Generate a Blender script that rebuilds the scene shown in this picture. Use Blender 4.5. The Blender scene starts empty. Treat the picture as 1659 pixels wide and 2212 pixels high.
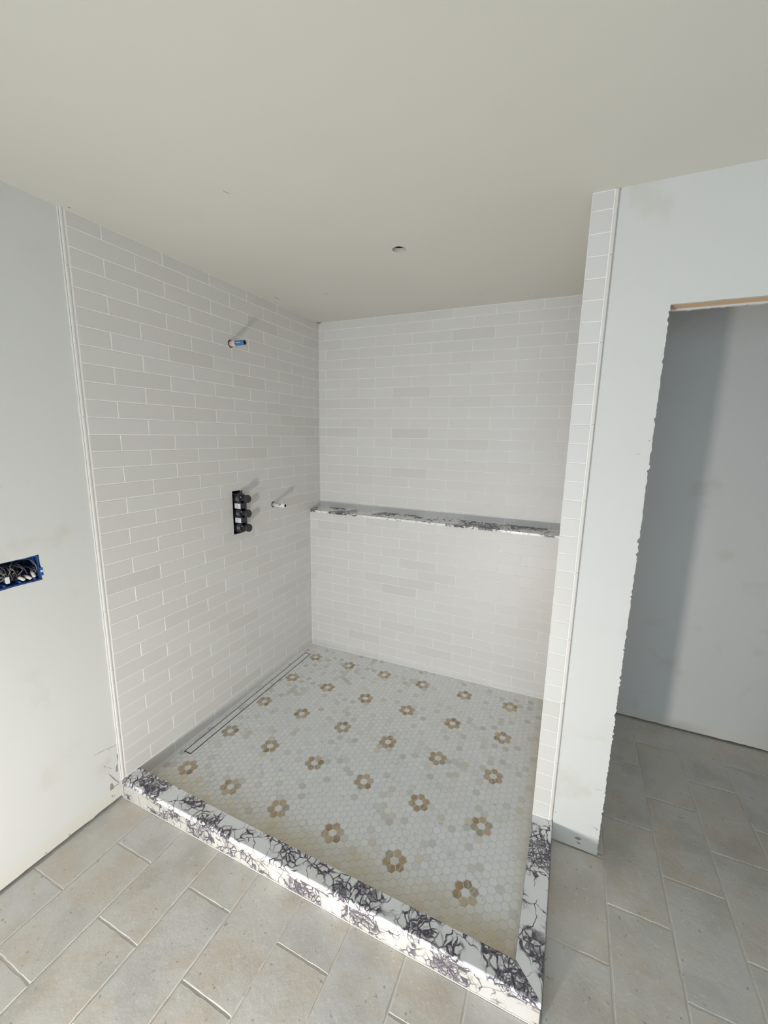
import bpy, bmesh, math, random
from mathutils import Vector, Matrix
from mathutils.geometry import tessellate_polygon

S = bpy.context.scene
COL = S.collection
rnd = random.Random(7)

# ------------------------------------------------------------------ camera
F_PX, W_PX = 896.136, 1659.0
cam_d = bpy.data.cameras.new('camera')
cam = bpy.data.objects.new('camera', cam_d)
COL.objects.link(cam)
R0 = Vector((0.9109759706719464, 0.41207271212335184, 0.01785667330636024))
R1 = Vector((0.09089709245630309, -0.15834229374526695, -0.9831914546996786))
R2 = Vector((-0.402318902664609, 0.8972869094858937, -0.18170223615561817))
M = Matrix((R0, -R1, -R2)).transposed().to_4x4()
M.translation = Vector((1.7436, -2.6844, 1.6618))
cam.matrix_world = M
cam_d.sensor_fit = 'HORIZONTAL'
cam_d.sensor_width = 36.0
cam_d.lens = F_PX / W_PX * 36.0
cam_d.clip_start = 0.02
S.camera = cam

# ------------------------------------------------------------------ world and light
H = 2.442                      # ceiling height
world = bpy.data.worlds.new('sky')
S.world = world
world.use_nodes = True
bg = world.node_tree.nodes['Background']
bg.inputs['Color'].default_value = (0.73, 0.865, 1.0, 1)
bg.inputs['Strength'].default_value = 5.6

def area(name, loc, target, sx, sy, power, color, portal=False):
    d = bpy.data.lights.new(name, 'AREA')
    d.shape = 'RECTANGLE'; d.size = sx; d.size_y = sy
    d.energy = power; d.color = color
    if portal: d.cycles.is_portal = True
    o = bpy.data.objects.new(name, d); COL.objects.link(o)
    o.location = loc
    o.rotation_euler = (Vector(target) - Vector(loc)).to_track_quat('-Z', 'Y').to_euler()
    return o

WX0, WX1, WZ0, WZ1, WY = 0.5, 3.1, 0.50, 1.90, -5.2       # window in the wall behind the camera
area('window_daylight', ((WX0+WX1)/2, WY-0.02, (WZ0+WZ1)/2), ((WX0+WX1)/2, 0, (WZ0+WZ1)/2), WX1-WX0, WZ1-WZ0, 100, (1, 1, 1), portal=True)
LAMP = (1.16, -3.10, 0.20)

S.view_settings.view_transform = 'Standard'
S.view_settings.look = 'None'
S.view_settings.gamma = 1.0
S.view_settings.use_curve_mapping = False
S.view_settings.exposure = -0.13
S.cycles.use_denoising = True
S.cycles.max_bounces = 10
S.cycles.diffuse_bounces = 7
S.cycles.sample_clamp_indirect = 6.0
S.cycles.caustics_reflective = False
S.cycles.caustics_refractive = False

# ------------------------------------------------------------------ node helper
class N:
    def __init__(s, name):
        s.m = bpy.data.materials.new(name); s.m.use_nodes = True
        s.t = s.m.node_tree; s.b = s.t.nodes['Principled BSDF']
    def n(s, typ, **kw):
        nd = s.t.nodes.new(typ)
        for k, v in kw.items():
            if k.startswith('i_'): nd.inputs[k[2:]].default_value = v
            else: setattr(nd, k, v)
        return nd
    def l(s, a, b): s.t.links.new(a, b)
    def val(s, x): return x
    def math(s, op, a, b=0.0, clamp=False):
        nd = s.n('ShaderNodeMath', operation=op, use_clamp=clamp)
        for i, x in enumerate((a, b)):
            if isinstance(x, (int, float)): nd.inputs[i].default_value = x
            else: s.l(x, nd.inputs[i])
        return nd.outputs[0]
    def mix(s, fac, a, b, typ='MIX'):
        nd = s.n('ShaderNodeMix', data_type='RGBA', blend_type=typ)
        for k, x in ((0, fac), (6, a), (7, b)):
            if isinstance(x, (int, float)): nd.inputs[k].default_value = x
            elif isinstance(x, tuple): nd.inputs[k].default_value = (*x, 1)[:4]
            else: s.l(x, nd.inputs[k])
        return nd.outputs[2]
    def ramp(s, fac, stops, interp='LINEAR'):
        nd = s.n('ShaderNodeValToRGB'); cr = nd.color_ramp; cr.interpolation = interp
        while len(cr.elements) < len(stops): cr.elements.new(0.5)
        for e, (p, c) in zip(cr.elements, stops):
            e.position = p; e.color = (*c, 1) if isinstance(c, tuple) else (c, c, c, 1)
        s.l(fac, nd.inputs[0]); return nd.outputs[0]
    def maprange(s, v, a, b, c=0.0, d=1.0):
        nd = s.n('ShaderNodeMapRange'); nd.interpolation_type = 'SMOOTHSTEP'
        s.l(v, nd.inputs[0])
        for i, x in enumerate((a, b, c, d)): nd.inputs[1+i].default_value = x
        return nd.outputs[0]
    def noise(s, vec, scale, detail=3, rough=0.5, out=0):
        nd = s.n('ShaderNodeTexNoise'); nd.inputs['Scale'].default_value = scale
        nd.inputs['Detail'].default_value = detail; nd.inputs['Roughness'].default_value = rough
        if vec is not None: s.l(vec, nd.inputs['Vector'])
        return nd.outputs[out]
    def vor(s, vec, scale, feature='DISTANCE_TO_EDGE'):
        nd = s.n('ShaderNodeTexVoronoi', feature=feature); nd.inputs['Scale'].default_value = scale
        s.l(vec, nd.inputs['Vector']); return nd.outputs['Distance']
    def pos(s): return s.n('ShaderNodeNewGeometry').outputs['Position']
    def objpos(s, k=7.0, seed=True):
        tc = s.n('ShaderNodeTexCoord').outputs['Object']
        if not seed: return tc
        oi = s.n('ShaderNodeObjectInfo').outputs['Random']
        vm = s.n('ShaderNodeVectorMath', operation='ADD')
        s.l(tc, vm.inputs[0])
        cb = s.n('ShaderNodeCombineXYZ')
        s.l(s.math('MULTIPLY', oi, k*5.3), cb.inputs[0]); s.l(s.math('MULTIPLY', oi, k*11.7), cb.inputs[1]); s.l(s.math('MULTIPLY', oi, k*3.1), cb.inputs[2])
        s.l(cb.outputs[0], vm.inputs[1]); return vm.outputs[0]
    def random(s): return s.n('ShaderNodeObjectInfo').outputs['Random']
    def bump(s, h, strength, dist):
        nd = s.n('ShaderNodeBump'); nd.inputs['Strength'].default_value = strength; nd.inputs['Distance'].default_value = dist
        s.l(h, nd.inputs['Height']); s.l(nd.outputs[0], s.b.inputs['Normal'])
    def col(s, c):
        if isinstance(c, tuple): s.b.inputs['Base Color'].default_value = (*c, 1)
        else: s.l(c, s.b.inputs['Base Color'])
    def rough(s, r):
        if isinstance(r, (int, float)): s.b.inputs['Roughness'].default_value = r
        else: s.l(r, s.b.inputs['Roughness'])

def plain(name, c, rough=0.6, metal=0.0, noise=0.06, scale=60):
    a = N(name)
    f = a.noise(a.pos(), scale, 3)
    a.col(a.mix(f, tuple(x*(1-noise) for x in c), tuple(min(1, x*(1+noise)) for x in c)))
    a.rough(rough); a.b.inputs['Metallic'].default_value = metal
    return a.m

# ------------------------------------------------------------------ materials
def mat_tile():
    a = N('glazed_wall_tile')
    r = a.random()
    base = a.ramp(r, [(0, (.620, .605, .583)), (.06, (.645, .630, .611)), (.3, (.665, .648, .632)), (.5, (.667, .660, .645)), (.7, (.660, .640, .625)), (.94, (.672, .666, .654)), (1, (.636, .621, .602))])
    f = a.noise(a.objpos(), 7, 2)
    a.col(a.mix(a.math('MULTIPLY', f, .10), base, (.60, .585, .55)))
    a.rough(.42)
    a.bump(a.noise(a.objpos(), 14, 1), .05, .01)
    a.b.inputs['Specular IOR Level'].default_value = .4
    return a.m
def mat_grout(name, c, sc=300):
    a = N(name)
    f = a.noise(a.pos(), sc, 2)
    a.col(a.mix(f, tuple(x*.96 for x in c), c)); a.rough(.85); return a.m
def mat_drywall(name, c, band=True, smudge=True):
    a = N(name)
    p = a.pos()
    base = a.mix(a.maprange(a.noise(p, 1.3, 2), .35, .7), c, tuple(x*.975 for x in c))
    if smudge:
        sm = a.math('MULTIPLY', a.maprange(a.noise(p, 6.0, 4), .56, .70), a.maprange(a.noise(p, 1.3, 1), .48, .58))
        base = a.mix(a.math('MULTIPLY', sm, .40), base, (.56, .54, .46))
    if band:
        sx = a.n('ShaderNodeSeparateXYZ'); a.l(p, sx.inputs[0])
        z = a.math('ADD', sx.outputs[2], a.math('MULTIPLY', a.noise(p, 9, 3), -.03))
        base = a.mix(a.maprange(z, .050, .056, 1, 0), base, (.67, .655, .61))
    a.col(base); a.rough(.75)
    a.bump(a.noise(p, 130, 3), .05, .002)
    return a.m
def mat_marble(name, dark=1.0, s=1.0, bias=0.0, white=(.86, .86, .86)):
    a = N(name)
    p0 = a.objpos()
    d1 = a.n('ShaderNodeTexNoise'); d1.inputs['Scale'].default_value = 11*s; d1.inputs['Detail'].default_value = 2.5; a.l(p0, d1.inputs['Vector'])
    def warp(amount):
        sub = a.n('ShaderNodeVectorMath', operation='SUBTRACT'); a.l(d1.outputs['Color'], sub.inputs[0]); sub.inputs[1].default_value = (.5, .5, .5)
        sc = a.n('ShaderNodeVectorMath', operation='SCALE'); a.l(sub.outputs[0], sc.inputs[0]); sc.inputs['Scale'].default_value = amount
        ad = a.n('ShaderNodeVectorMath', operation='ADD'); a.l(p0, ad.inputs[0]); a.l(sc.outputs[0], ad.inputs[1]); return ad.outputs[0]
    wp = warp(.11/s); wp2 = warp(.07/s)
    big = a.vor(wp, 10.5*s); mid = a.vor(wp2, 27*s); fine = a.vor(wp2, 58*s)
    area_ = a.noise(wp, 5.5*s, 1.5)
    clus = a.maprange(area_, .46-bias, .56-bias)
    core = a.maprange(area_, .54-bias, .66-bias)
    grit = a.noise(p0, 110*s, 3)
    def vein(dist, w):
        return a.math('SUBTRACT', 1.0, a.math('DIVIDE', dist, w, clamp=True), clamp=True)
    wob = a.math('ADD', .6, a.math('MULTIPLY', a.noise(p0, 24*s, 2), .9))
    v1 = a.math('MULTIPLY', a.maprange(vein(big, a.math('MULTIPLY', wob, a.math('ADD', .024, a.math('MULTIPLY', clus, .06)))), .1, .55), a.maprange(a.noise(p0, 7*s, 2), .43-bias, .52-bias))
    v2 = a.math('MULTIPLY', a.maprange(vein(mid, a.math('MULTIPLY', wob, .12)), .1, .6), clus)
    v3 = a.math('MULTIPLY', a.maprange(vein(fine, a.math('MULTIPLY', wob, .20)), .15, .7), core)
    blob = a.math('MULTIPLY', a.maprange(a.noise(wp, 26*s, 3), .53, .60), core)
    v = a.math('MAXIMUM', a.math('MAXIMUM', v1, v2), a.math('MAXIMUM', a.math('MULTIPLY', v3, .9), a.math('MULTIPLY', blob, .8)))
    v = a.math('MULTIPLY', v, a.maprange(grit, .25, .55, .72, 1.0))
    warm = a.maprange(a.noise(p0, 5*s, 3), .52, .72)
    wcol = a.mix(a.math('MULTIPLY', warm, .4), white, tuple(q*k for q, k in zip(white, (.96, .88, .76))))
    wcol = a.mix(a.math('MULTIPLY', a.maprange(area_, .40-bias, .55-bias), .22), wcol, tuple(q*.74 for q in white))
    a.col(a.mix(a.math('MULTIPLY', v, dark), wcol, (.075, .062, .088)))
    a.rough(.22); a.b.inputs['Specular IOR Level'].default_value = .45
    return a.m
def mat_hex(island=False):
    a = N('white_marble_mosaic' + ('_field' if island else ''))
    if island:
        r = a.n('ShaderNodeNewGeometry').outputs['Random Per Island']
        p = a.pos()
    else:
        r = a.random(); p = a.objpos()
    base = a.ramp(r, [(0, (.60, .59, .57)), (.04, (.70, .695, .68)), (.12, (.80, .81, .815)), (.5, (.825, .835, .84)), (.8, (.83, .835, .83)), (.95, (.86, .87, .875)), (.975, (.74, .70, .62)), (1, (.64, .62, .58))])
    n1 = a.noise(p, 55, 4, .6)
    vein = a.math('MULTIPLY', a.maprange(n1, .52, .68), a.maprange(a.noise(p, 20, 2), .48, .68))
    base = a.mix(a.math('MULTIPLY', vein, .55), base, (.42, .42, .41))
    # iron-yellow staining that creeps in from the curb
    sx = a.n('ShaderNodeSeparateXYZ'); pw = a.pos(); a.l(pw, sx.inputs[0])
    e = a.math('ADD', sx.outputs[1], a.math('MULTIPLY', a.noise(pw, 7, 3), .16))
    st = a.maprange(e, -1.50, -1.33, 1, 0)
    e2 = a.math('SUBTRACT', sx.outputs[0], a.math('MULTIPLY', a.noise(pw, 6, 3), .12))
    st2 = a.math('MULTIPLY', a.maprange(e2, 1.58, 1.70), .7)
    st = a.math('MULTIPLY', a.math('MAXIMUM', st, st2), a.math('ADD', .55, a.math('MULTIPLY', r, .45)))
    a.col(a.mix(st, base, (.66, .58, .41)))
    a.rough(.35); a.b.inputs['Specular IOR Level'].default_value = .4
    return a.m
def mat_petal():
    a = N('honey_onyx_petal')
    r = a.random(); p = a.objpos()
    base = a.ramp(r, [(0, (.42, .29, .17)), (.16, (.54, .43, .29)), (.32, (.42, .38, .30)), (.48, (.34, .25, .165)), (.64, (.58, .51, .39)), (.8, (.47, .36, .235)), (1, (.50, .47, .39))], 'CONSTANT')
    wv = a.n('ShaderNodeTexWave'); wv.inputs['Scale'].default_value = 9; wv.inputs['Distortion'].default_value = 9; wv.inputs['Detail'].default_value = 3
    a.l(p, wv.inputs['Vector'])
    c = a.mix(a.math('MULTIPLY', a.maprange(wv.outputs[1], .72, 1), .5), base, (.66, .57, .43))
    c = a.mix(a.math('MULTIPLY', a.maprange(a.noise(p, 60, 3), .56, .75), .5), c, (.24, .18, .13))
    c = a.mix(a.math('MULTIPLY', a.maprange(a.noise(p, 25, 2), .45, .7), .35), c, (.52, .46, .36))
    a.col(c); a.rough(.32); return a.m
def mat_stone():
    a = N('tumbled_limestone')
    r = a.random(); p = a.objpos(3)
    base = a.ramp(r, [(0, (.65, .62, .575)), (.3, (.63, .615, .59)), (.55, (.64, .608, .56)), (.8, (.635, .625, .61)), (1, (.63, .595, .54))])
    n1 = a.noise(p, 7, 5, .6)
    c = a.mix(a.math('MULTIPLY', a.maprange(n1, .42, .68), .65), base, (.59, .515, .42))
    c = a.mix(a.math('MULTIPLY', a.maprange(a.noise(p, 5, 4), .48, .68), .5), c, (.47, .46, .43))
    c = a.mix(a.math('MULTIPLY', a.maprange(a.noise(p, 90, 3), .60, .70), .45), c, (.76, .72, .65))
    c = a.mix(a.math('MULTIPLY', a.maprange(a.noise(p, 65, 2), .69, .73), .6), c, (.28, .25, .21))
    a.col(c); a.rough(.62)
    a.bump(a.math('ADD', a.noise(p, 38, 4, .6), a.math('MULTIPLY', a.noise(p, 9, 2), 2.0)), .16, .006)
    a.b.inputs['Specular IOR Level'].default_value = .3
    return a.m
def mat_wood():
    a = N('raw_lumber')
    p = a.pos(); mp = a.n('ShaderNodeMapping'); mp.inputs['Scale'].default_value = (1.2, 26, 26); a.l(p, mp.inputs[0])
    f = a.noise(mp.outputs[0], 3, 4)
    a.col(a.mix(f, (.62, .43, .26), (.78, .58, .38))); a.rough(.7); return a.m

M_tile = mat_tile()
M_grout = mat_grout('white_wall_grout', (.88, .875, .86))
M_fgrout = mat_grout('mosaic_grout', (.76, .745, .70))
M_sgrout = mat_grout('limestone_grout', (.76, .73, .67), 120)
M_wall = mat_drywall('white_painted_drywall', (.665, .668, .655))
M_ceil = mat_drywall('flat_ceiling_paint', (.64, .627, .572), band=False, smudge=False)
M_trim = plain('glazed_pencil_trim', (.70, .672, .635), .35, noise=.02)
M_marble = mat_marble('violet_veined_marble', 1.0, 1.35, .006, (.82, .825, .83))
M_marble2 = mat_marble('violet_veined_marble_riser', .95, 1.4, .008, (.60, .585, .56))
M_marble3 = mat_marble('violet_veined_marble_ledge', 1.0, 1.15, .022)
M_hex = mat_hex(); M_hexs = mat_hex(True); M_petal = mat_petal(); M_stone = mat_stone(); M_wood = mat_wood()
M_dark = plain('dark_cavity', (.02, .018, .016), .9)
M_grey = plain('torn_board_core', (.30, .285, .255), .9, noise=.15)
M_black = plain('black_abs_plastic', (.022, .022, .027), .35)
M_black2 = plain('matte_black_plastic', (.03, .03, .036), .55)
M_steel = plain('brushed_steel', (.55, .55, .56), .35, 1.0)
M_dsteel = plain('dark_drain_edge', (.02, .02, .02), .4, .6)
M_label = plain('white_paper_label', (.74, .75, .80), .6)
M_labelgrey = plain('grey_label_print', (.42, .43, .48), .6)
M_bluepex = plain('blue_plastic_pipe', (.06, .19, .42), .35)
M_pinkpex = plain('pale_pink_plastic', (.66, .54, .50), .5)
M_whitepvc = plain('white_plastic_pipe', (.80, .80, .80), .35)
M_ink = plain('black_print_ink', (.03, .03, .03), .6)
M_bluebox = plain('blue_box_plastic', (.018, .075, .27), .45, noise=.15)
M_wire = [plain('black_wire', (.03, .028, .03), .45), plain('grey_wire', (.16, .15, .15), .5), plain('bare_copper_wire', (.55, .30, .20), .35, .8), plain('white_wire', (.55, .53, .50), .5)]
M_nut = plain('clear_connector', (.72, .68, .64), .4)
M_red = plain('red_wire_sleeve', (.62, .12, .14), .5)
M_caulk = mat_grout('white_caulk', (.82, .81, .78))

# ------------------------------------------------------------------ mesh helpers
def mk(name, verts, faces, mat, parent=None, loc=(0, 0, 0), rot=None, smooth=False):
    me = bpy.data.meshes.new(name)
    me.from_pydata([tuple(v) for v in verts], [], faces)
    me.validate(); me.update()
    mats = mat if isinstance(mat, (list, tuple)) else [mat]
    for m in mats: me.materials.append(m)
    if smooth:
        for p in me.polygons: p.use_smooth = True
    return link(name, me, parent, loc, rot)
def link(name, me, parent=None, loc=(0, 0, 0), rot=None):
    o = bpy.data.objects.new(name, me); COL.objects.link(o)
    o.location = loc
    if rot: o.rotation_euler = rot
    if parent is not None: o.parent = parent
    return o
def tag(o, label, cat, group=None, kind=None):
    o['label'] = label; o['category'] = cat
    if group: o['group'] = group
    if kind: o['kind'] = kind
    return o
def structure(o, label, cat): return tag(o, label, cat, kind='structure')
def empty(name, loc):
    o = bpy.data.objects.new(name, None); o.empty_display_size = .05; COL.objects.link(o); o.location = loc; return o
def fixn(o):
    bm = bmesh.new(); bm.from_mesh(o.data); bmesh.ops.recalc_face_normals(bm, faces=bm.faces); bm.to_mesh(o.data); bm.free(); return o

def boxvf(x0, x1, y0, y1, z0, z1):
    v = [(x0, y0, z0), (x1, y0, z0), (x1, y1, z0), (x0, y1, z0), (x0, y0, z1), (x1, y0, z1), (x1, y1, z1), (x0, y1, z1)]
    f = [(0, 3, 2, 1), (4, 5, 6, 7), (0, 1, 5, 4), (1, 2, 6, 5), (2, 3, 7, 6), (3, 0, 4, 7)]
    return v, f
def box(name, x0, x1, y0, y1, z0, z1, mat, parent=None, bevel=0.0, seg=2):
    cx, cy, cz = (x0+x1)/2, (y0+y1)/2, (z0+z1)/2
    v, f = boxvf(x0-cx, x1-cx, y0-cy, y1-cy, z0-cz, z1-cz)
    o = mk(name, v, f, mat, parent)
    o.location = (cx, cy, cz) if parent is None else Vector((cx, cy, cz)) - parent.location
    if bevel:
        bm = bmesh.new(); bm.from_mesh(o.data)
        bmesh.ops.bevel(bm, geom=list(bm.edges), offset=bevel, segments=seg, affect='EDGES', profile=.6)
        bm.to_mesh(o.data); bm.free()
    return o
def join_vf(parts):
    V, Fc = [], []
    for v, f in parts:
        n = len(V); V += list(v); Fc += [tuple(i+n for i in q) for q in f]
    return V, Fc
# prism from a 2-D outline with holes; f3(u, v, d) gives the 3-D point
def prism(name, outer, holes, f3, d0, d1, mat, parent=None):
    loops = [outer] + list(holes)
    flat = [p for lp in loops for p in lp]
    tris = tessellate_polygon([[Vector((p[0], p[1], 0)) for p in lp] for lp in loops])
    n = len(flat)
    V = [f3(p[0], p[1], d0) for p in flat] + [f3(p[0], p[1], d1) for p in flat]
    Fc = [tuple(t) for t in tris] + [tuple(i+n for i in reversed(t)) for t in tris]
    k = 0
    for lp in loops:
        m = len(lp)
        for i in range(m):
            a, b = k+i, k+(i+1) % m
            Fc.append((a, b, b+n, a+n))
        k += m
    o = mk(name, V, Fc, mat, None)
    fixn(o)
    if parent is not None:
        o.parent = parent; o.location = -parent.location
    return o
def ragged(p, q, n, amp, r=rnd):
    """points from p (included) to q (excluded), broken sideways by amp"""
    d = Vector((q[0]-p[0], q[1]-p[1])); nn = Vector((-d.y, d.x)).normalized()
    out = [tuple(p)]
    for i in range(1, n):
        t = (i + r.uniform(-.3, .3))/n
        s = r.uniform(-amp, amp) * (1.8 if r.random() < .12 else .7)
        out.append((p[0]+d.x*t+nn.x*s, p[1]+d.y*t+nn.y*s))
    return out
def tube(name, pts, rad, mat, parent=None, sides=8, closed_ends=True):
    pts = [Vector(p) for p in pts]; V = []; Fc = []
    up = Vector((0.13, 0.31, 0.94)).normalized()
    for i, p in enumerate(pts):
        t = (pts[min(i+1, len(pts)-1)] - pts[max(i-1, 0)]).normalized()
        a = t.cross(up)
        a = a.normalized() if a.length > 1e-4 else t.orthogonal().normalized()
        b = t.cross(a); r = rad[i] if isinstance(rad, (list, tuple)) else rad
        for k in range(sides):
            w = 2*math.pi*k/sides
            V.append(p + a*math.cos(w)*r + b*math.sin(w)*r)
    for i in range(len(pts)-1):
        for k in range(sides):
            k2 = (k+1) % sides
            Fc.append((i*sides+k, i*sides+k2, (i+1)*sides+k2, (i+1)*sides+k))
    if closed_ends:
        Fc.append(tuple(range(sides-1, -1, -1))); n = (len(pts)-1)*sides; Fc.append(tuple(range(n, n+sides)))
    o = mk(name, V, Fc, mat, parent, smooth=True)
    fixn(o)
    if parent is not None: o.location = -parent.location
    return o
def lathe_x(name, prof, c, mat, parent=None, sides=24):
    """surface of revolution about an axis along +x; prof = [(x, r)...]"""
    V = []; Fc = []
    for x, r in prof:
        for k in range(sides):
            w = 2*math.pi*k/sides; V.append((x, r*math.cos(w), r*math.sin(w)))
    for i in range(len(prof)-1):
        for k in range(sides):
            k2 = (k+1) % sides; Fc.append((i*sides+k, i*sides+k2, (i+1)*sides+k2, (i+1)*sides+k))
    Fc.append(tuple(range(sides))); n = (len(prof)-1)*sides; Fc.append(tuple(range(n+sides-1, n-1, -1)))
    o = mk(name, V, Fc, mat, parent); fixn(o)
    for p in o.data.polygons: p.use_smooth = len(p.vertices) == 4
    o.location = Vector(c) - (parent.location if parent is not None else Vector())
    return o

YX = lambda u, v, d: (d, u, v)          # outline in (y, z), depth along x
XY = lambda u, v, d: (u, d, v)          # outline in (x, z), depth along y
XYZ = lambda u, v, d: (u, v, d)         # outline in (x, y), depth along z

# ------------------------------------------------------------------ tile helper: raised plate with eased edges
PITCH, LEN, ZJ = 0.0675, 0.2655, 2.319
GAP = 0.0031
GAPB = 0.0024
tile_cache = {}
def tile_mesh(w, h, ax, t=.0026, c=.0011):
    key = (round(w, 4), round(h, 4), ax)
    if key in tile_cache: return tile_cache[key]
    a, b = w/2, h/2
    f = [(-a, -b), (a, -b), (a, b), (-a, b)]
    V2 = [(u, v, 0) for u, v in f] + [(u, v, t-c) for u, v in f] + [(u - math.copysign(c, u), v - math.copysign(c, v), t) for u, v in f]
    Fc = [(8, 9, 10, 11)]
    for k in range(4):
        k2 = (k+1) % 4
        Fc += [(k, k2, 4+k2, 4+k), (4+k, 4+k2, 8+k2, 8+k)]
    if ax == 'x': V = [(d, u, v) for u, v, d in V2]
    else:
        V = [(u, -d, v) for u, v, d in V2]
    me = bpy.data.meshes.new('tile'); me.from_pydata(V, [], Fc); me.update(); me.materials.append(M_tile)
    tile_cache[key] = me
    return me
def row_spans(row, s0, s1, start):
    """joint positions of one course between s0 and s1"""
    off = start + (LEN/2 if row % 2 else 0)
    k0 = math.floor((s0 - off)/LEN) - 1
    js = [off + LEN*k for k in range(k0, k0+40)]
    js = [s0] + [j for j in js if s0+.012 < j < s1-.012] + [s1]
    return list(zip(js[:-1], js[1:]))
def courses(z0, z1):
    for j in range(-1, 40):
        a, b = ZJ + PITCH*(1-j-1), ZJ + PITCH*(1-j)
        a2, b2 = max(a, z0), min(b, z1)
        if b2 - a2 > .008: yield j, a2, b2

# ================================================================== SETTING
TH = .012
# floor slab with limestone tiles
floor = box('floor', -.12, 4.5, -5.3, .12, -.08, -.0035, M_sgrout)
structure(floor, 'beige tumbled limestone tile floor laid in offset rows', 'floor')
def stone_tile(x0, x1, y0, y1):
    g = .0016
    x0 += g; x1 -= g; y0 += g; y1 -= g
    cx, cy = (x0+x1)/2, (y0+y1)/2
    cor = [(x0, y0), (x1, y0), (x1, y1), (x0, y1)]
    o1 = []
    for i in range(4):
        p, q = cor[i], cor[(i+1) % 4]
        n = max(2, int(math.dist(p, q)/.022))
        o1 += ragged(p, q, n, .0011)
    m = len(o1)
    inset = [.0030 + rnd.uniform(-.0012, .0018) for _ in o1]
    V = [(u-cx, v-cy, -.010) for u, v in o1] + [(u-cx, v-cy, -.0022) for u, v in o1]
    top = []
    for (u, v), d in zip(o1, inset):
        du = max(x0+d, min(x1-d, u)); dv = max(y0+d, min(y1-d, v))
        top.append((du-cx, dv-cy, rnd.uniform(-.0002, .0002)))
    V += top
    Fc = [tuple(range(2*m, 3*m))]
    for k in range(m):
        k2 = (k+1) % m
        Fc += [(k, k2, m+k2, m+k), (m+k, m+k2, 2*m+k2, 2*m+k)]
    o = mk('stone_tile', V, Fc, M_stone, floor)
    o.location = Vector((cx, cy, -.0006)) - floor.location
def clip_rect(x0, x1, y0, y1):
    """cut a floor tile against the shower and the pillar; returns rectangles"""
    out = [(x0, x1, y0, y1)]
    for (a, b, c, d) in ((-.2, 1.8055, -1.670, .2), (-.2, 1.9765, -1.040, -.95), (-.2, 1.862, -1.0, .2)):
        nxt = []
        for r in out:
            if r[0] >= b or r[1] <= a or r[2] >= d or r[3] <= c: nxt.append(r); continue
            if r[2] < c: nxt.append((r[0], r[1], r[2], c))
            if r[1] > b: nxt.append((b, r[1], max(r[2], c), min(r[3], d)))
            if r[3] > d: nxt.append((r[0], r[1], d, r[3]))
        out = nxt
    return [r for r in out if r[1]-r[0] > .01 and r[3]-r[2] > .01]
for i in range(0, 16):
    x0 = .184 + .2022*(i-1); x1 = x0 + .2022
    if i == 0: x0 = -.004
    base = -.618 if i % 2 else -.417
    y = base + .4015*3
    while y > -3.5:
        ya, yb = y - .4015, min(y, -.006)
        if ya < -.02:
            for r in clip_rect(x0, x1, ya, yb): stone_tile(*r)
        y -= .4015

# ceiling with the round hole
hole = []
for k in range(28):
    w = 2*math.pi*k/28; r = .0296 + rnd.uniform(-.0011, .0011)
    hole.append((.989 + r*math.cos(w), -.893 + r*math.sin(w)))
ceil = prism('ceiling', [(-.12, -5.3), (4.5, -5.3), (4.5, .12), (-.12, .12)], [hole], XYZ, H, H+.018, M_ceil)
structure(ceil, 'flat off-white ceiling with one small round hole above the shower', 'ceiling')
v, f = boxvf(.93, 1.05, -.955, -.835, H+.0185, H+.12)
mk('ceiling_void', v, [q for i, q in enumerate(f) if i != 0], M_dark, ceil)
v, f = boxvf(-.12, 4.5, -5.3, .12, H+.125, H+.14); mk('upper_deck', v, f, M_dark, ceil)
def patch(name, pts, f3, d0, d1, mat, parent): return prism(name, pts, [], f3, d0, d1, mat, parent)
for pts in ([(0.6205, -1.5148), (0.621, -1.5032), (0.6283, -1.4901), (0.6195, -1.499), (0.6175, -1.5107)], [(0.396, -0.5412), (0.3897, -0.5019), (0.386, -0.5125)], [(1.1927, -0.2179), (1.1912, -0.1855), (1.188, -0.1873)], [(1.4377, -0.1316), (1.4386, -0.0904), (1.436, -0.1002)], [(0.026, -1.6521), (0.0267, -1.6419), (0.0154, -1.6432)], [(0.0787, -0.5956), (0.0820, -0.5589), (0.0760, -0.5310), (0.0740, -0.56)]):
    patch('scratch', pts, XYZ, H-.0004, H+.001, M_grey, ceil)
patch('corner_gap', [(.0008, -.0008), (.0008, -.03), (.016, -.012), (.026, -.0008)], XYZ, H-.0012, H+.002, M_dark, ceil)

# ---- left wall: framing plate, drywall sheet, tiled shower side
TY = -1.6665                     # outer edge of the tile field / trim
wl = box('wall_left', -.13, -.10, -5.3, .12, -.08, H, M_dark)
structure(wl, 'left wall, white drywall in front and pale subway tile inside the shower', 'wall')
DX = -.008
eb = ragged((-2.065, 1.1125), (-1.8625, 1.1125), 9, .0016) + ragged((-1.8625, 1.1125), (-1.864, 1.2095), 5, .0016) + ragged((-1.864, 1.2095), (-2.065, 1.2035), 9, .003) + ragged((-2.065, 1.2035), (-2.065, 1.1125), 4, .001)
out = ragged((-5.2, .0105), (TY, .0105), 130, .0022) + [(TY, .0105), (TY, H), (-5.2, H)]
prism('drywall_sheet', out, [eb], YX, DX, DX-TH, M_wall, wl)
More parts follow.
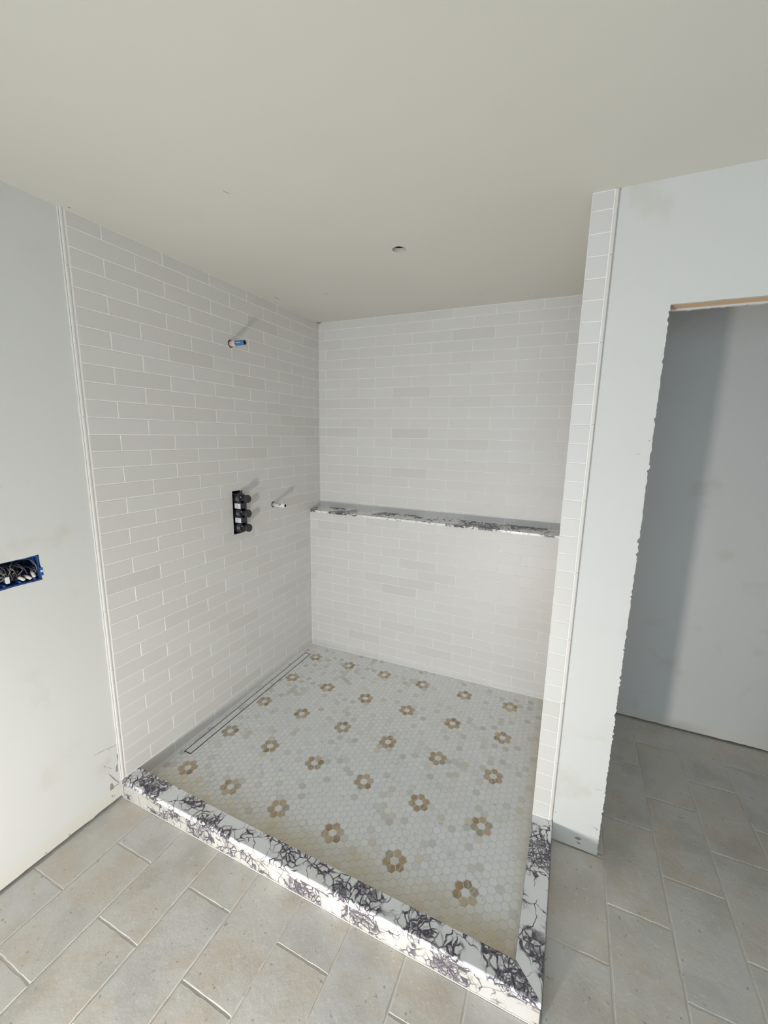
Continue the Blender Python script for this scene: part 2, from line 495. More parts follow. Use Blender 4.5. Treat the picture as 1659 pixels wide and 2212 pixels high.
# torn paper and scratches near the curb
for pts in [[(-1.6704, 0.2255), (-1.6768, 0.2217), (-1.6743, 0.2042), (-1.6756, 0.1819), (-1.6848, 0.1678), (-1.6874, 0.1465), (-1.6841, 0.1408), (-1.6782, 0.1428), (-1.6783, 0.1645), (-1.6709, 0.2035)],
            [(-1.7081, 0.1053), (-1.7157, 0.1059), (-1.72, 0.0882), (-1.719, 0.0727), (-1.7003, 0.073), (-1.7051, 0.0929)],
            [(-1.7205, 0.1643), (-1.7113, 0.1489), (-1.7015, 0.129), (-1.6888, 0.1025), (-1.6777, 0.0831), (-1.6797, 0.0808), (-1.6938, 0.1038), (-1.7038, 0.1231), (-1.7146, 0.1497)],
            [(-1.6978, 0.0807), (-1.6876, 0.0797), (-1.6782, 0.0776), (-1.6794, 0.0746), (-1.6964, 0.0775), (-1.7076, 0.0852)],
            [(-1.7701, 0.2936), (-1.7395, 0.2884), (-1.7077, 0.2819), (-1.6709, 0.272), (-1.6711, 0.2707), (-1.7064, 0.2800), (-1.7383, 0.2865), (-1.7675, 0.2926)],
            [(-1.7101, 0.2743), (-1.7053, 0.2734), (-1.7023, 0.2698), (-1.7072, 0.2711)],
            [(-1.7329, 0.2118), (-1.7284, 0.2081), (-1.7272, 0.2005), (-1.7292, 0.2002)],
            [(-1.72, 0.1925), (-1.7109, 0.1856), (-1.7026, 0.1762), (-1.7051, 0.1767), (-1.7172, 0.1894)],
            [(-1.7167, 0.046), (-1.7116, 0.0454), (-1.7116, 0.0375), (-1.7152, 0.0357)],
            [(-1.7095, 0.0326), (-1.7037, 0.0393), (-1.7019, 0.0367), (-1.7073, 0.0296)],
            [(-1.948, 1.4702), (-1.944, 1.4697), (-1.948, 1.4689)], [(-1.900, .0160), (-1.893, .0215), (-1.889, .0165)], [(-1.985, .0150), (-1.978, .0205), (-1.973, .0155)]]:
    patch('scuff', pts, YX, DX-.001, DX+.0004, M_grey, wl)
# white strip of joint compound beside the trim
out = ragged((TY-.004, .09), (TY-.004, H), 60, .0022)
prism('compound_strip', [(TY, .09)] + out + [(TY-.004, H), (TY, H)], [], YX, DX-.001, DX+.0025, M_caulk, wl)
VH = (-.909, -.828, 1.0795, 1.3335)      # valve opening y0 y1 z0 z1
prism('grout_bed', [(TY, -.01), (.0, -.01), (.0, H), (TY, H)], [[(VH[0], VH[2]), (VH[1], VH[2]), (VH[1], VH[3]), (VH[0], VH[3])]], YX, -.0012, -.018, M_grout, wl)
def floor_z(x, y): return .0335 + .016*x + .0115*y
def cut_tile(y0, y1, z0, z1, parent):
    """tile notched round the valve opening"""
    ys = sorted({y0, y1, *[q for q in VH[:2] if y0 < q < y1]}); zs = sorted({z0, z1, *[q for q in VH[2:] if z0 < q < z1]})
    V = []; Fc = []
    for a, b in zip(ys[:-1], ys[1:]):
        for c, d in zip(zs[:-1], zs[1:]):
            my, mz = (a+b)/2, (c+d)/2
            if VH[0] < my < VH[1] and VH[2] < mz < VH[3]: continue
            v, f = boxvf(-.0026, 0, a, b, c, d); n = len(V)
            V += v; Fc += [tuple(i+n for i in q) for q in f]
    if V:
        cy, cz = (y0+y1)/2, (z0+z1)/2
        o = mk('tile', [(x, y-cy, z-cz) for x, y, z in V], Fc, M_tile, parent); o.location = Vector((0, cy, cz)) - parent.location
for j, z0, z1 in courses(.012, H-.0015):
    for y0, y1 in row_spans(j, -1.6498, -.0012, -.0640):
        if z1 < .12 and y1 < -1.60: continue
        zz0 = z0
        lo = floor_z(0, (y0+y1)/2) - .004
        if z1 <= lo: continue
        a0, a1, b0, b1 = y0+GAP/2, y1-GAP/2, zz0+GAP/2, z1-GAP/2
        if a0 < VH[1] and a1 > VH[0] and b0 < VH[3] and b1 > VH[2]: cut_tile(a0, a1, b0, b1, wl); continue
        link('tile', tile_mesh(a1-a0, b1-b0, 'x'), wl, Vector((-.0026, (a0+a1)/2, (b0+b1)/2)) - wl.location)
def pencil(name, f3, length, parent, loc, w=.0158, h=.012):
    """rounded trim bar: profile (across, out) swept along z"""
    prof = [(0, -.006), (0, h*.55), (w*.10, h*.86), (w*.28, h), (w*.55, h), (w*.72, h*.9), (w*.82, h*.70), (w*.88, h*.74), (w*.97, h*.70), (w, h*.5), (w, -.006)]
    V = [f3(u, -length/2, d) for u, d in prof] + [f3(u, length/2, d) for u, d in prof]
    n = len(prof)
    Fc = [tuple(range(n)), tuple(range(2*n-1, n-1, -1))] + [(k, (k+1) % n, n+(k+1) % n, n+k) for k in range(n)]
    o = mk(name, V, Fc, M_trim, parent); fixn(o); o.location = Vector(loc) - parent.location
    return o
tj = [H] + [2.2505 - .2692*k for k in range(8)] + [.090]
for a, b in zip(tj[:-1], tj[1:]):
    pencil('trim_piece', lambda u, v, d: (-.0105 + d, TY + u, v), a-b-.0016, wl, (0, 0, (a+b)/2))

# ---- back wall (upper tiled part and the plain part behind the doorway)
wb = box('wall_back', -.13, 4.5, .06, .12, -.08, H, M_dark)
structure(wb, 'back wall, pale subway tile above the marble ledge and plain drywall beyond the doorway', 'wall')
v, f = boxvf(-.02, 1.74, .0012, .02, 1.04, H); mk('grout_bed', v, f, M_grout, wb, -wb.location)
prism('drywall_sheet', ragged((1.85, .009), (3.4, .009), 60, .0022) + [(3.4, .009), (3.4, H), (1.85, H)], [], XY, 0, TH, M_wall, wb)
for j, z0, z1 in courses(1.121, H-.0015):
    for x0, x1 in row_spans(j, .0012, 1.7245, .0562):
        a0, a1, b0, b1 = x0+GAPB/2, x1-GAPB/2, z0+GAPB/2, z1-GAPB/2
        link('tile', tile_mesh(a1-a0, b1-b0, 'y'), wb, Vector(((a0+a1)/2, .0026, (b0+b1)/2)) - wb.location)
v, f = boxvf(.0003, .0032, -.003, .0008, 1.118, H-.002); mk('corner_caulk', v, f, M_caulk, wb, -wb.location)

# ---- half wall under the ledge
LY = -.1349
wh = box('wall_ledge', -.003, 1.7255, LY+.0012, .0, -.05, 1.095, M_grout)
structure(wh, 'low tiled wall carrying the marble ledge at the back of the shower', 'wall')
for j, z0, z1 in courses(.02, 1.0955):
    for x0, x1 in row_spans(j, .0012, 1.7245, .0562):
        if z1 < floor_z(x0, LY)+.002: continue
        a0, a1, b0, b1 = x0+GAPB/2, x1-GAPB/2, z0+GAPB/2, z1-GAPB/2
        link('tile', tile_mesh(a1-a0, b1-b0, 'y'), wh, Vector(((a0+a1)/2, LY+.0026, (b0+b1)/2)) - wh.location)
v, f = boxvf(.0003, .0035, LY-.0035, LY+.0005, .03, 1.093); mk('corner_caulk', v, f, M_caulk, wh, -wh.location)
v = [(0, LY-.0045, floor_z(0, LY)-.002), (1.725, LY-.0045, floor_z(1.72, LY)-.002), (1.725, LY, floor_z(1.72, LY)+.004), (0, LY, floor_z(0, LY)+.004), (0, LY+.002, floor_z(0, LY)-.004), (1.725, LY+.002, floor_z(1.72, LY)-.004)]
mk('floor_caulk', v, [(0, 1, 2, 3), (3, 2, 5, 4), (4, 5, 1, 0), (0, 3, 4), (1, 5, 2)], M_caulk, wh, -wh.location)

# ---- right wall: shower end wall, pillar face, doorway with raw lumber header
XP, XD, XJ, YP, ZH = 1.7256, 1.8065, 1.9786, -1.0432, 2.082
wr = box('wall_right', 1.7275, 1.85, YP+.0115, .06, -.08, H, M_grout)
structure(wr, 'right wall, tiled pillar end, white drywall and a rough doorway', 'wall')
v, f = boxvf(1.7275, 1.800, YP+.0012, YP+.013, .0885, H); mk('grout_bed', v, f, M_grout, wr, -wr.location)
for j, z0, z1 in courses(.094, H-.0015):
    a0, a1, b0, b1 = XP, 1.7885, z0+GAPB/2, z1-GAPB/2
    link('tile', tile_mesh(a1-a0, b1-b0, 'y'), wr, Vector(((a0+a1)/2, YP+.0026, (b0+b1)/2)) - wr.location)
V = []; Fc = []
for j, z0, z1 in courses(.06, H-.0015):          # inner face of the end wall, never seen in the photo
    for y0, y1 in row_spans(j, YP+.004, -.0012, -.0640):
        v, f = boxvf(1.7258, 1.7285, y0+GAP/2, y1-GAP/2, z0+GAP/2, z1-GAP/2); n = len(V)
        V += v; Fc += [tuple(i+n for i in q) for q in f]
o = mk('tile_field', V, Fc, M_tile, wr, -wr.location); o['kind'] = 'stuff'
v, f = boxvf(XP-.0004, XP+.0014, YP-.0012, YP+.004, .0905, H-.001); mk('edge_caulk', v, f, M_caulk, wr, -wr.location)
v, f = boxvf(XP, 1.789, YP-.001, YP+.004, .0895, .0955); mk('base_caulk', v, f, M_caulk, wr, -wr.location)
for a, b in zip(tj[:-1], tj[1:]):
    pencil('trim_piece', lambda u, v, d: (1.8030 - u, YP + .010 - d, v), a-b-.0016, wr, (0, 0, (a+b)/2), w=.0138)
jag = ragged((XJ, .006), (XJ+.0015, ZH), 270, .0027)
jag = [(min(x, XJ+.005), z) for x, z in jag]
out = [(XD, .008)] + ragged((XD+.002, .008), (XJ, .004), 16, .0012)[1:] + jag + ragged((XJ+.0015, ZH), (2.79, ZH), 50, .0007) + [(2.79, ZH), (2.79, .008), (4.45, .008), (4.45, H), (XD, H)]
prism('drywall_sheet', out, [], XY, YP, YP+TH, M_wall, wr)
jb = ragged((1.86, .006), (XJ-.004, .006), 6, .001) + [(XJ-.004, .006)] + ragged((XJ-.004, .006), (XJ-.004, ZH-.001), 60, .002)
out = jb + ragged((XJ-.004, ZH-.001), (2.79, ZH-.001), 110, .0022) + [(2.79, ZH), (2.79, .006), (4.45, .006), (4.45, H), (1.86, H)]
prism('drywall_sheet', out, [], XY, YP+.0795+TH, YP+.0795, M_wall, wr)
v, f = join_vf([boxvf(1.852, XJ-.007, YP+.0125, YP+.079, 0, ZH+.002), boxvf(2.80, 2.84, YP+.0125, YP+.079, 0, ZH+.002), boxvf(4.41, 4.45, YP+.0125, YP+.079, 0, ZH)])
mk('jamb_stud', v, f, M_wood, wr, -wr.location)
v, f = boxvf(1.852, 4.45, YP+.0125, YP+.079, ZH+.004, ZH+.30); mk('header_beam', v, f, M_wood, wr, -wr.location)
for pts in [[(1.8917, 0.0507), (1.9003, 0.0578), (1.9151, 0.0575), (1.918, 0.0514), (1.9037, 0.0451)], [(1.9023, 0.0363), (1.9092, 0.0357), (1.9223, 0.0302), (1.9088, 0.0274), (1.904, 0.0296)],
            [(1.9496, 0.1315), (1.9609, 0.1295), (1.9721, 0.1275), (1.9703, 0.1250), (1.9601, 0.1275)], [(1.9637, 0.1235), (1.9703, 0.1237), (1.9695, 0.1199)], [(1.8094, 0.1353), (1.8173, 0.139), (1.8143, 0.1345)], [(1.8698, 0.2513), (1.8727, 0.2555), (1.8742, 0.2523)],
            [(1.9374, 1.6147), (1.9517, 1.6170), (1.9513, 1.6162), (1.939, 1.6137)], [(1.9654, 1.661), (1.9756, 1.6600), (1.9745, 1.6583), (1.9701, 1.6590)], [(1.9440, .3035), (1.9500, .3026), (1.9690, .3068), (1.9505, .3012)]]:
    patch('scuff', pts, XY, YP-.0004, YP+.001, M_grey, wr)

# ---- the walls behind the camera, with the window that lights the room
wf = prism('wall_front', [(-.12, -.08), (4.5, -.08), (4.5, H), (-.12, H)], [[(WX0, WZ0), (WX1, WZ0), (WX1, WZ1), (WX0, WZ1)]], XY, -5.2, -5.3, M_wall)
structure(wf, 'plain white wall behind the camera with a wide window', 'wall')
ww = box('wall_side', 4.45, 4.5, -5.3, .12, -.08, H, M_wall); structure(ww, 'plain white side wall far right of the doorway', 'wall')
wc = box('wall_closet', 3.35, 3.40, YP+.10, .0, -.0035, H, M_wall); structure(wc, 'plain white end wall of the room beyond the doorway', 'wall')
v, f = join_vf([boxvf(WX0, WX1, -5.26, -5.20, WZ0, WZ0+.05), boxvf(WX0, WX1, -5.26, -5.20, WZ1-.05, WZ1), boxvf(WX0, WX0+.05, -5.26, -5.20, WZ0+.05, WZ1-.05), boxvf(WX1-.05, WX1, -5.26, -5.20, WZ0+.05, WZ1-.05), boxvf((WX0+WX1)/2-.025, (WX0+WX1)/2+.025, -5.26, -5.20, WZ0+.05, WZ1-.05)])
structure(mk('window_1', v, f, M_whitepvc), 'white window frame behind the camera', 'window')

# ================================================================== SHOWER FLOOR
XI, YI = 1.7240, -1.5925          # inner curb lines
nrm = Vector((-.016, -.0115, 1)).normalized()
V = [(x, y, floor_z(x, y)-.0014) for x, y in ((0, -1.60), (1.727, -1.60), (1.727, LY+.001), (0, LY+.001))] + [(0, -1.60, -.003), (1.727, -1.60, -.003), (1.727, LY+.001, -.003), (0, LY+.001, -.003)]
sf = mk('shower_floor', V, [(0, 1, 2, 3), (7, 6, 5, 4), (0, 4, 5, 1), (1, 5, 6, 2), (2, 6, 7, 3), (3, 7, 4, 0)], M_fgrout)
structure(sf, 'white marble hexagon mosaic shower floor with thirty honey coloured flowers', 'floor')
PX, PY = .02795, .03162
HR = .0166; HF = .0290/2        # corner radius, half flat width
def hexpoly(cx, cy):
    return [(cx+HR, cy), (cx+HR/2, cy+HF), (cx-HR/2, cy+HF), (cx-HR, cy), (cx-HR/2, cy-HF), (cx+HR/2, cy-HF)]
def clip(poly, ax, lim, keep_less):
    out = []
    for i in range(len(poly)):
        p, q = poly[i], poly[(i+1) % len(poly)]
        ip = (p[ax] <= lim) == keep_less or p[ax] == lim; iq = (q[ax] <= lim) == keep_less or q[ax] == lim
        if ip: out.append(p)
        if ip != iq:
            t = (lim-p[ax])/(q[ax]-p[ax]); out.append((p[0]+(q[0]-p[0])*t, p[1]+(q[1]-p[1])*t))
    return out
def parea(p): return abs(sum(p[i][0]*p[(i+1) % len(p)][1]-p[(i+1) % len(p)][0]*p[i][1] for i in range(len(p))))/2
def hex_solid(poly, c=.0009, lift=0.0):
    """chamfered little slab, local coordinates about its centre"""
    cx = sum(p[0] for p in poly)/len(poly); cy = sum(p[1] for p in poly)/len(poly); n = len(poly)
    V = []
    for s, h in ((1, -.0016), (1, -.0003), (0, .0)):
        for p in poly:
            d = math.hypot(p[0]-cx, p[1]-cy) or 1; k = 1 if s else max(0, 1-c/d)
            x, y = cx+(p[0]-cx)*k, cy+(p[1]-cy)*k
            V.append((x-cx, y-cy, floor_z(x, y)-floor_z(cx, cy)+h+lift))
    Fc = [tuple(range(2*n, 3*n))]
    for k in range(n):
        k2 = (k+1) % n; Fc += [(k, k2, n+k2, n+k), (n+k, n+k2, 2*n+k2, 2*n+k)]
    return (cx, cy, floor_z(cx, cy)), V, Fc
DR = (.0308, .0788, -1.3657, -.2760)    # drain x0 x1 y0 y1
cells = []; drain_cells = []
for ci in range(-7, 62):
    fx = .139 + .2790/10*ci
    # column of flower centres: ci multiple of 10
    for k in range(-3, 54):
        cy = -.297 - .2846/9*(k - (0.5 if ci % 2 else 0)) + .2846
        cx = fx
        if not (-.03 < cx < 1.75 and -1.63 < cy < -.10): continue
        poly = hexpoly(cx, cy)
        for ax, lim, less in ((0, .0022, False), (0, XI-.002, True), (1, YI+.0005, False), (1, LY-.0022, True)):
            if poly: poly = clip(poly, ax, lim, less)
        if len(poly) < 3 or parea(poly) < 2.0e-5: continue
        # petal test: is the cell a neighbour of a flower centre
        petal = False
        for a in range(6):
            for b in range(5):
                d = math.hypot((cx-(.139+.2790*a))*1.0, cy-(-.297-.2846*b))
                if .02 < d < .040: petal = True
        xs = [p[0] for p in poly]; ys = [p[1] for p in poly]
        if max(xs) > DR[0] and min(xs) < DR[1] and max(ys) > DR[2] and min(ys) < DR[3]:
            pin = poly
            for ax, lim, less in ((0, DR[0]+.0045, False), (0, DR[1]-.0045, True), (1, DR[2]+.0045, False), (1, DR[3]-.0045, True)):
                if pin: pin = clip(pin, ax, lim, less)
            if len(pin) >= 3 and parea(pin) > 1.5e-5: drain_cells.append(pin)
            mid = clip(clip(poly, 1, DR[2], False), 1, DR[3], True) if max(ys) > DR[2] else []
            for q in (clip(mid, 0, DR[0]-.0008, True) if len(mid) > 2 else [], clip(mid, 0, DR[1]+.0008, False) if len(mid) > 2 else [], clip(poly, 1, DR[2]-.0008, True), clip(poly, 1, DR[3]+.0008, False)):
                if len(q) >= 3 and parea(q) > 1.5e-5: cells.append((q, petal))
            continue
        cells.append((poly, petal))
camp = Vector((1.7436, -2.6844, 1.6618))
cells.sort(key=lambda c: (Vector((c[0][0][0], c[0][0][1], .03)) - camp).length)
shared = {}
n_ind = 0; SV = []; SF = []
for poly, petal in cells:
    full = len(poly) == 6 and abs(parea(poly) - parea(hexpoly(0, 0))) < 1e-7
    c, V, Fc = hex_solid(poly)
    if petal or n_ind < 300:
        key = 'p' if petal else 'h'
        if full and key in shared: me = shared[key]
        else:
            me = bpy.data.meshes.new('petal_tile' if petal else 'hex_tile'); me.from_pydata(V, [], Fc); me.update(); me.materials.append(M_petal if petal else M_hex)
            if full: shared[key] = me
        link('petal_tile' if petal else 'hex_tile', me, sf, c)
        if not petal: n_ind += 1
    else:
        n = len(SV); SV += [(v[0]+c[0], v[1]+c[1], v[2]+c[2]) for v in V]; SF += [tuple(i+n for i in q) for q in Fc]
o = mk('hex_field', SV, SF, M_hexs, sf); o['kind'] = 'stuff'

v = [(.0, -1.585, floor_z(0, -1.585)+.003), (.0, LY, floor_z(0, LY)+.003), (.0042, LY, floor_z(0, LY)-.0008), (.0042, -1.585, floor_z(0, -1.585)-.0008), (-.001, -1.585, -.001), (-.001, LY, 0)]
mk('floor_caulk', v, [(0, 1, 2, 3), (0, 4, 5, 1), (3, 2, 5, 4), (0, 3, 4), (1, 5, 2)], M_caulk, sf)

# linear drain
dz = floor_z(.055, -.82)
dr = empty('linear_drain', (.0548, -.8208, dz))
tag(dr, 'long narrow tile-in shower drain along the foot of the left tiled wall', 'drain')
def dbox(name, x0, x1, y0, y1, dz0, dz1, mat):
    V = []
    for h in (dz0, dz1):
        for x, y in ((x0, y0), (x1, y0), (x1, y1), (x0, y1)): V.append((x, y, floor_z(x, y)+h))
    return mk(name, V, [(0, 3, 2, 1), (4, 5, 6, 7), (0, 1, 5, 4), (1, 2, 6, 5), (2, 3, 7, 6), (3, 0, 4, 7)], mat, dr, -dr.location)
w = .0042
for q in ((DR[0], DR[0]+w, DR[2], DR[3]), (DR[1]-w, DR[1], DR[2], DR[3]), (DR[0]+w, DR[1]-w, DR[2], DR[2]+w), (DR[0]+w, DR[1]-w, DR[3]-w, DR[3])):
    dbox('drain_edge', *q, -.0013, .0003, M_dsteel)
tray = dbox('insert_tray', DR[0]+.0035, DR[1]-.0035, DR[2]+.0035, DR[3]-.0035, -.0013, -.0010, M_fgrout)
for pin in drain_cells:
    c, V, Fc = hex_solid(pin)
    me = bpy.data.meshes.new('hex_tile'); me.from_pydata(V, [], Fc); me.update(); me.materials.append(M_hex)
    link('hex_tile', me, dr, Vector(c) - dr.location)

# ================================================================== CURB
ZC = .0886
cu = empty('shower_curb', (.9, -1.63, 0))
tag(cu, 'white marble shower curb with dark violet veins, turning a mitred corner to the pillar', 'curb')
def slab(name, outline, z0, z1, mat, parent, bev=.004):
    cx = sum(p[0] for p in outline)/len(outline); cy = sum(p[1] for p in outline)/len(outline); n = len(outline)
    V = [(x-cx, y-cy, z0) for x, y in outline] + [(x-cx, y-cy, z1) for x, y in outline]
    Fc = [tuple(range(n-1, -1, -1)), tuple(range(n, 2*n))] + [(k, (k+1) % n, n+(k+1) % n, n+k) for k in range(n)]
    o = mk(name, V, Fc, mat, parent); o.location = Vector((cx, cy, 0)) - parent.location
    return o
def bevel_edges(o, test, off, seg=3):
    bm = bmesh.new(); bm.from_mesh(o.data)
    es = [e for e in bm.edges if test((e.verts[0].co+e.verts[1].co)/2, e)]
    bmesh.ops.bevel(bm, geom=es, offset=off, segments=seg, affect='EDGES', profile=.5); bm.to_mesh(o.data); bm.free()
YF = -1.6690; XO = 1.8040; SEAM = .0020
xs = [-.004, .560, 1.180]
def yin(x): return -1.5845 if x < 0.05 else (-1.5845 - .010*min(1, (x-.05)/.5))
def top_piece(x0, x1, last):
    if not last: return [(x0+SEAM/2, YF), (x1-SEAM/2, YF), (x1-SEAM/2, yin(x1)), (x0+SEAM/2, yin(x0))]
    return [(x0+SEAM/2, YF), (XO-.001, YF), (XI-.001, YI-.002), (x0+SEAM/2, yin(x0))]
for i, (x0, x1) in enumerate(((xs[0], xs[1]), (xs[1], xs[2]), (xs[2], XO))):
    o = slab('top_slab', top_piece(x0, x1, i == 2), ZC-.020, ZC, M_marble, cu)
    bevel_edges(o, lambda m, e: m.z > ZC-.001 and abs(e.verts[0].co.y-e.verts[1].co.y) < .02 and m.y < 0, .006, 4)
o = slab('top_slab', [(XO, YF+.001), (XO, YP+.0010), (XI+.002, YP+.0010), (XI, YI)], ZC-.020, ZC, M_marble, cu)
bevel_edges(o, lambda m, e: m.z > ZC-.001 and m.x > .02 and abs(e.verts[0].co.x-e.verts[1].co.x) < .01, .003, 3)
rx = [-.004, .5645, 1.1815, XO-.0005]
for a, b in zip(rx[:-1], rx[1:]):
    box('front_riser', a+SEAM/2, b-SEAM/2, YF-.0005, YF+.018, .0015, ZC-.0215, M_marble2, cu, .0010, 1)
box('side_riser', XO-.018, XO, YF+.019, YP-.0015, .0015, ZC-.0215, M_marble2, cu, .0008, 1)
v, f = join_vf([boxvf(.0, XI-.0, YF+.02, YI-.003, .0, ZC-.0205), boxvf(XI+.003, XO-.02, YF+.021, YP-.002, 0, ZC-.0205)])
mk('curb_core', v, f, M_caulk, cu, -cu.location)
v, f = join_vf([boxvf(x-.0012, x+.0012, YF-.0002, YF+.004, .002, ZC-.022) for x in rx[1:3]] + [boxvf(.0, XO, YF+.0006, YF+.01, ZC-.0216, ZC-.0199)])
mk('seam_caulk', v, f, M_caulk, cu, -cu.location)
v, f = boxvf(0, XO, YF-.003, YF, -.0015, .0022); mk('floor_caulk', v, f, M_caulk, cu, -cu.location)

# marble ledge on the half wall
lg = empty('marble_ledge', (.86, -.07, 1.10))
tag(lg, 'long thin white marble ledge with dark veins on the low tiled wall', 'ledge')
V = []
for x in (.0015, 1.7250):
    for y, z in ((-.148, 1.0962), (-.148, 1.1082), (-.146, 1.1095), (.0, 1.1175), (.0, 1.0962)): V.append((x, y, z))
n = 5
mk('ledge_slab', V, [tuple(range(n-1, -1, -1)), tuple(range(n, 2*n))] + [(k, (k+1) % n, n+(k+1) % n, n+k) for k in range(n)], M_marble3, lg, -lg.location)
fixn(lg.children[0])
v, f = boxvf(.0015, 1.725, -.0035, .0, 1.1168, 1.1195); mk('ledge_caulk', v, f, M_caulk, lg, -lg.location)

# ================================================================== FITTINGS
# shower valve rough-in in the left wall
va = empty('shower_valve', (0, -.868, 1.205))
tag(va, 'black rough-in shower valve with three round knobs set in the tiled wall', 'valve')
v, f = join_vf([boxvf(-.075, -.070, VH[0]-.002, VH[1]+.002, VH[2]-.002, VH[3]+.002), boxvf(-.07, -.0195, VH[0]-.002, VH[0], VH[2]-.002, VH[3]+.002), boxvf(-.07, -.0195, VH[1], VH[1]+.002, VH[2]-.002, VH[3]+.002), boxvf(-.07, -.0195, VH[0], VH[1], VH[2]-.002, VH[2]), boxvf(-.07, -.0195, VH[0], VH[1], VH[3], VH[3]+.002)])
mk('recess_liner', v, f, M_black2, va, -va.location)
box('valve_body', -.069, .036, -.884, -.835, 1.102, 1.306, M_black, va, .004)
kz = (1.290, 1.205, 1.121)
for z in kz:
    lathe_x('valve_barrel', [(-.03, .031), (.008, .031), (.010, .033), (.016, .033), (.018, .030), (.034, .030), (.036, .027)], (0, -.868, z), M_black, va)
    kn = lathe_x('valve_knob', [(.034, .017), (.046, .0165), (.058, .018), (.062, .0225), (.076, .0228), (.0785, .0215)], (0, -.865, z), M_black2, va)
    box('knob_bolt', .037, .043, -.889, -.880, z+.006, z+.014, M_steel, va, .001, 1)
for z in (1.247, 1.163):
    lb = box('paper_label', -.008, .0345, -.8858, -.8842, z-.0145, z+.0145, M_label, va)
    for k in range(4):
        v, f = boxvf(-.012, .006 + .004*(k % 2), -.0012, -.0007, .0105-.006*k-.0012, .0105-.006*k+.0006); mk('print_line', v, f, M_labelgrey, lb)
box('bracket', -.004, .0035, -.8325, -.8255, 1.302, 1.331, M_steel, va, .0008, 1)
box('bracket', -.030, .002, -.893, -.836, 1.312, 1.316, M_steel, va, .0006, 1)
tube('clip', [(.0, -.889, 1.098), (.012, -.878, 1.094), (.022, -.862, 1.096), (.026, -.852, 1.102)], .0022, M_steel, va)

# two supply stubs
p1 = empty('shower_pipe', (0, -.8655, 2.1348))
tag(p1, 'short blue shower supply pipe sticking out high on the left tiled wall', 'pipe')
lathe_x('wall_hole', [(.0001, .0205), (.0006, .0205), (.0008, .0155)], p1.location, M_dark, p1)
lathe_x('pink_sleeve', [(.0, .0160), (.030, .0160), (.034, .0145), (.038, .0132)], p1.location, M_pinkpex, p1)['label'] = 'pale pink sleeve'
def stub(name, loc, x0, x1, r, bore, mat, parent):
    pr = [(x0, r), (x1-.001, r), (x1, r-.0008), (x1, bore), (x1-.03, bore)]
    o = lathe_x(name, pr, loc, [mat, M_dark], parent)
    for p in o.data.polygons:
        c = p.center
        if c.x > x1-.0299 and max((Vector((0, o.data.vertices[i].co.y, o.data.vertices[i].co.z)).length for i in p.vertices)) < bore+.0002: p.material_index = 1
        if len(p.vertices) > 4 and c.x > x0+.001: p.material_index = 1
    return o
pb = stub('pipe_body', p1.location, .030, .0985, .0128, .0098, M_bluepex, p1)
for k, (x, y) in enumerate(((.045, .0), (.053, .0), (.060, .0), (.070, .0))):
    v, f = boxvf(x, x+.006, -.01315, -.0125, -.0012, .0012+.001*(k % 2)); mk('white_print', v, f, M_label, pb)
p2 = empty('tub_pipe', (0, -.5550, 1.2082)); p2.name = 'shower_pipe'
tag(p2, 'short white capped pipe stub beside the black shower valve', 'pipe')
lathe_x('wall_hole', [(.0001, .0190), (.0006, .0190), (.0008, .0140)], p2.location, M_dark, p2)
pb = stub('pipe_body', p2.location, .0, .096, .0138, .0098, M_whitepvc, p2)
for a, b, z in ((.036, .046, .008), (.055, .070, .0075), (.050, .066, .0)):
    v, f = boxvf(a, b, -.0146, -.0112 if z else -.0134, z-.0012, z+.0014); mk('black_print', v, f, M_ink, pb)

# electrical box with wires in the left drywall
eb_o = empty('electrical_box', (-.02, -1.963, 1.158))
tag(eb_o, 'open blue electrical box full of loose wires in the left drywall', 'electrical box')
y0, y1, z0, z1, xb, xf = -2.064, -1.868, 1.1145, 1.2075, -.085, -.010
tk = .003
v, f = join_vf([boxvf(xb, xb+tk, y0, y1, z0, z1), boxvf(xb, xf, y0, y0+tk, z0, z1), boxvf(xb, xf, y1-tk, y1, z0, z1), boxvf(xb, xf, y0, y1, z0, z0+tk), boxvf(xb, xf, y0, y1, z1-tk, z1)])
mk('box_shell', v, f, M_bluebox, eb_o, -eb_o.location)
box('mounting_ear', -.0125, -.0075, -1.868, -1.8585, 1.128, 1.160, M_bluebox, eb_o, .001, 1)
box('ear_screw', -.0078, -.0058, -1.8675, -1.860, 1.142, 1.150, M_label, eb_o, .0008, 1)
for y in (-1.885, -1.930, -1.975, -2.02):
    tube('screw_post', [(-.08, y, z0+.007), (-.012, y, z0+.007)], .0042, M_bluebox, eb_o)
r2 = random.Random(3)
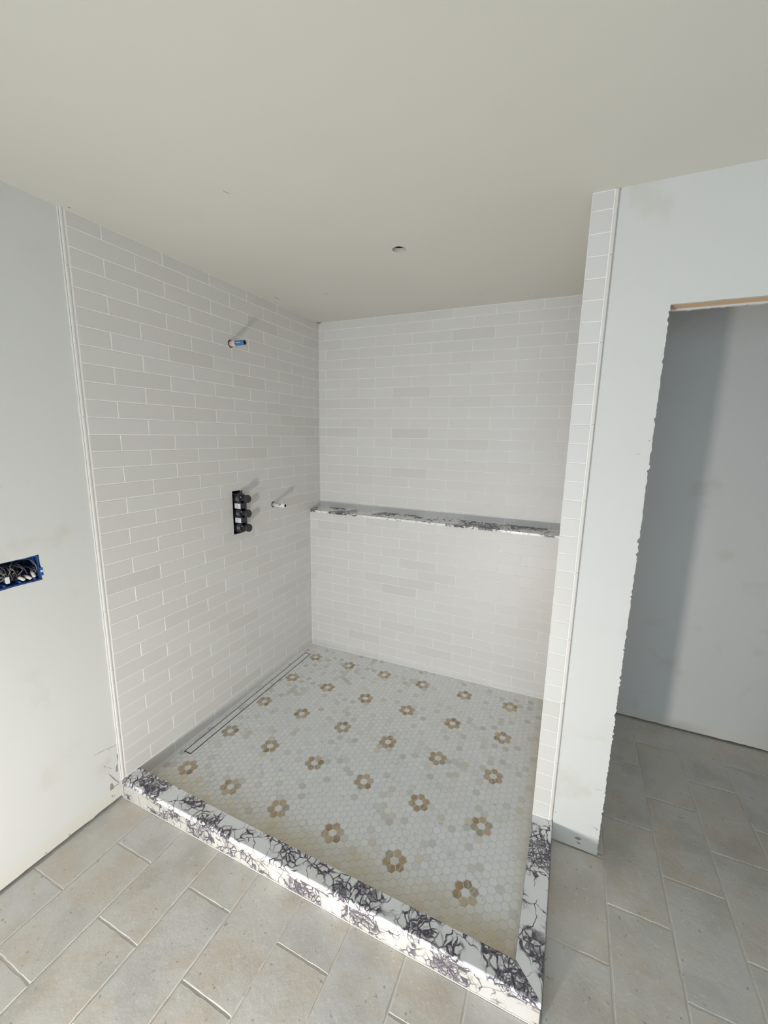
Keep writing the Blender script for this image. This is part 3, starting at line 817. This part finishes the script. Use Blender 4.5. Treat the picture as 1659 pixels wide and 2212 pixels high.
for k in range(40):
    ya = r2.uniform(-2.05, -1.885); zb = r2.uniform(1.13, 1.195)
    pts = [Vector((-.08, ya, zb))]
    yb = max(-2.055, min(-1.88, ya + r2.uniform(-.05, .05))); zt = r2.uniform(1.165, 1.199)
    pts += [Vector((-.045, (ya*2+yb)/3 + r2.uniform(-.01, .01), zt)), Vector((-.018 + r2.uniform(-.01, .006), yb, zt - r2.uniform(0, .02))),
            Vector((-.020, yb + r2.uniform(-.02, .02), r2.uniform(1.135, 1.165))), Vector((-.04, yb + r2.uniform(-.03, .03), r2.uniform(1.125, 1.14)))]
    # smooth the path
    sp = []
    for i in range(len(pts)-1):
        a = pts[max(i-1, 0)]; b = pts[i]; c = pts[i+1]; d = pts[min(i+2, len(pts)-1)]
        for t in (0, .25, .5, .75):
            sp.append(.5*((2*b)+(c-a)*t+(2*a-5*b+4*c-d)*t*t+(3*b-a-3*c+d)*t**3))
    sp.append(pts[-1])
    sp = [Vector((p.x, max(-2.058, min(-1.873, p.y)), max(1.120, min(1.202, p.z)))) for p in sp]
    m = M_wire[(0, 1, 0, 0, 1, 0, 2, 1)[k % 8]]
    tube('wire', sp, .0011 if m is M_wire[2] else .0020, m, eb_o, 6)
for (y, z, yy, zz) in ((-1.886, 1.152, -1.888, 1.130), (-1.912, 1.141, -1.898, 1.127), (-1.932, 1.143, -1.918, 1.128)):
    a = Vector((-.030, y, z)); b = Vector((-.008, yy, zz))
    d = b-a
    nt = tube('wire_connector', [a + d*.25, a + d*.45, a + d*.92, b], [.0050, .0060, .0054, .003], M_nut, eb_o, 10)
    tube('red_sleeve', [a, a + d*.27], [.0038, .0046], M_red, eb_o, 8)['label'] = 'red sleeve'
box('flat_connector', -.024, -.014, -1.969, -1.958, 1.128, 1.152, M_label, eb_o, .001, 1)

# added lamp and housing behind the camera, in place of an unseen sunlit spot: the low warm light the shadows point back to
wk = empty('stand_in_lamp', (LAMP[0], LAMP[1]-.03, 0.0))
tag(wk, 'added lamp on the stone floor facing the shower, standing in for an unseen sunlit spot', 'lamp')
lx, ly, lz = LAMP
box('housing', lx-.10, lx+.10, ly-.075, ly-.020, lz-.12, lz+.12, M_black2, wk, .008)
box('lens', lx-.085, lx+.085, ly-.0195, ly-.012, lz-.105, lz+.105, M_label, wk)
tube('stand', [(lx-.11, ly+.05, .007), (lx-.11, ly-.045, .007), (lx-.11, ly-.045, lz), (lx-.10, ly-.045, lz)], .006, M_steel, wk)
tube('stand', [(lx+.11, ly+.05, .007), (lx+.11, ly-.045, .007), (lx+.11, ly-.045, lz), (lx+.10, ly-.045, lz)], .006, M_steel, wk)
lamp = area('stand_in_light', (lx, ly-.010, lz), (lx-.15, ly+2.5, lz+.75), .11, .20, 62, (1, .95, .88))
lamp.parent = wk; lamp.location = Vector((lx, ly-.010, lz)) - wk.location
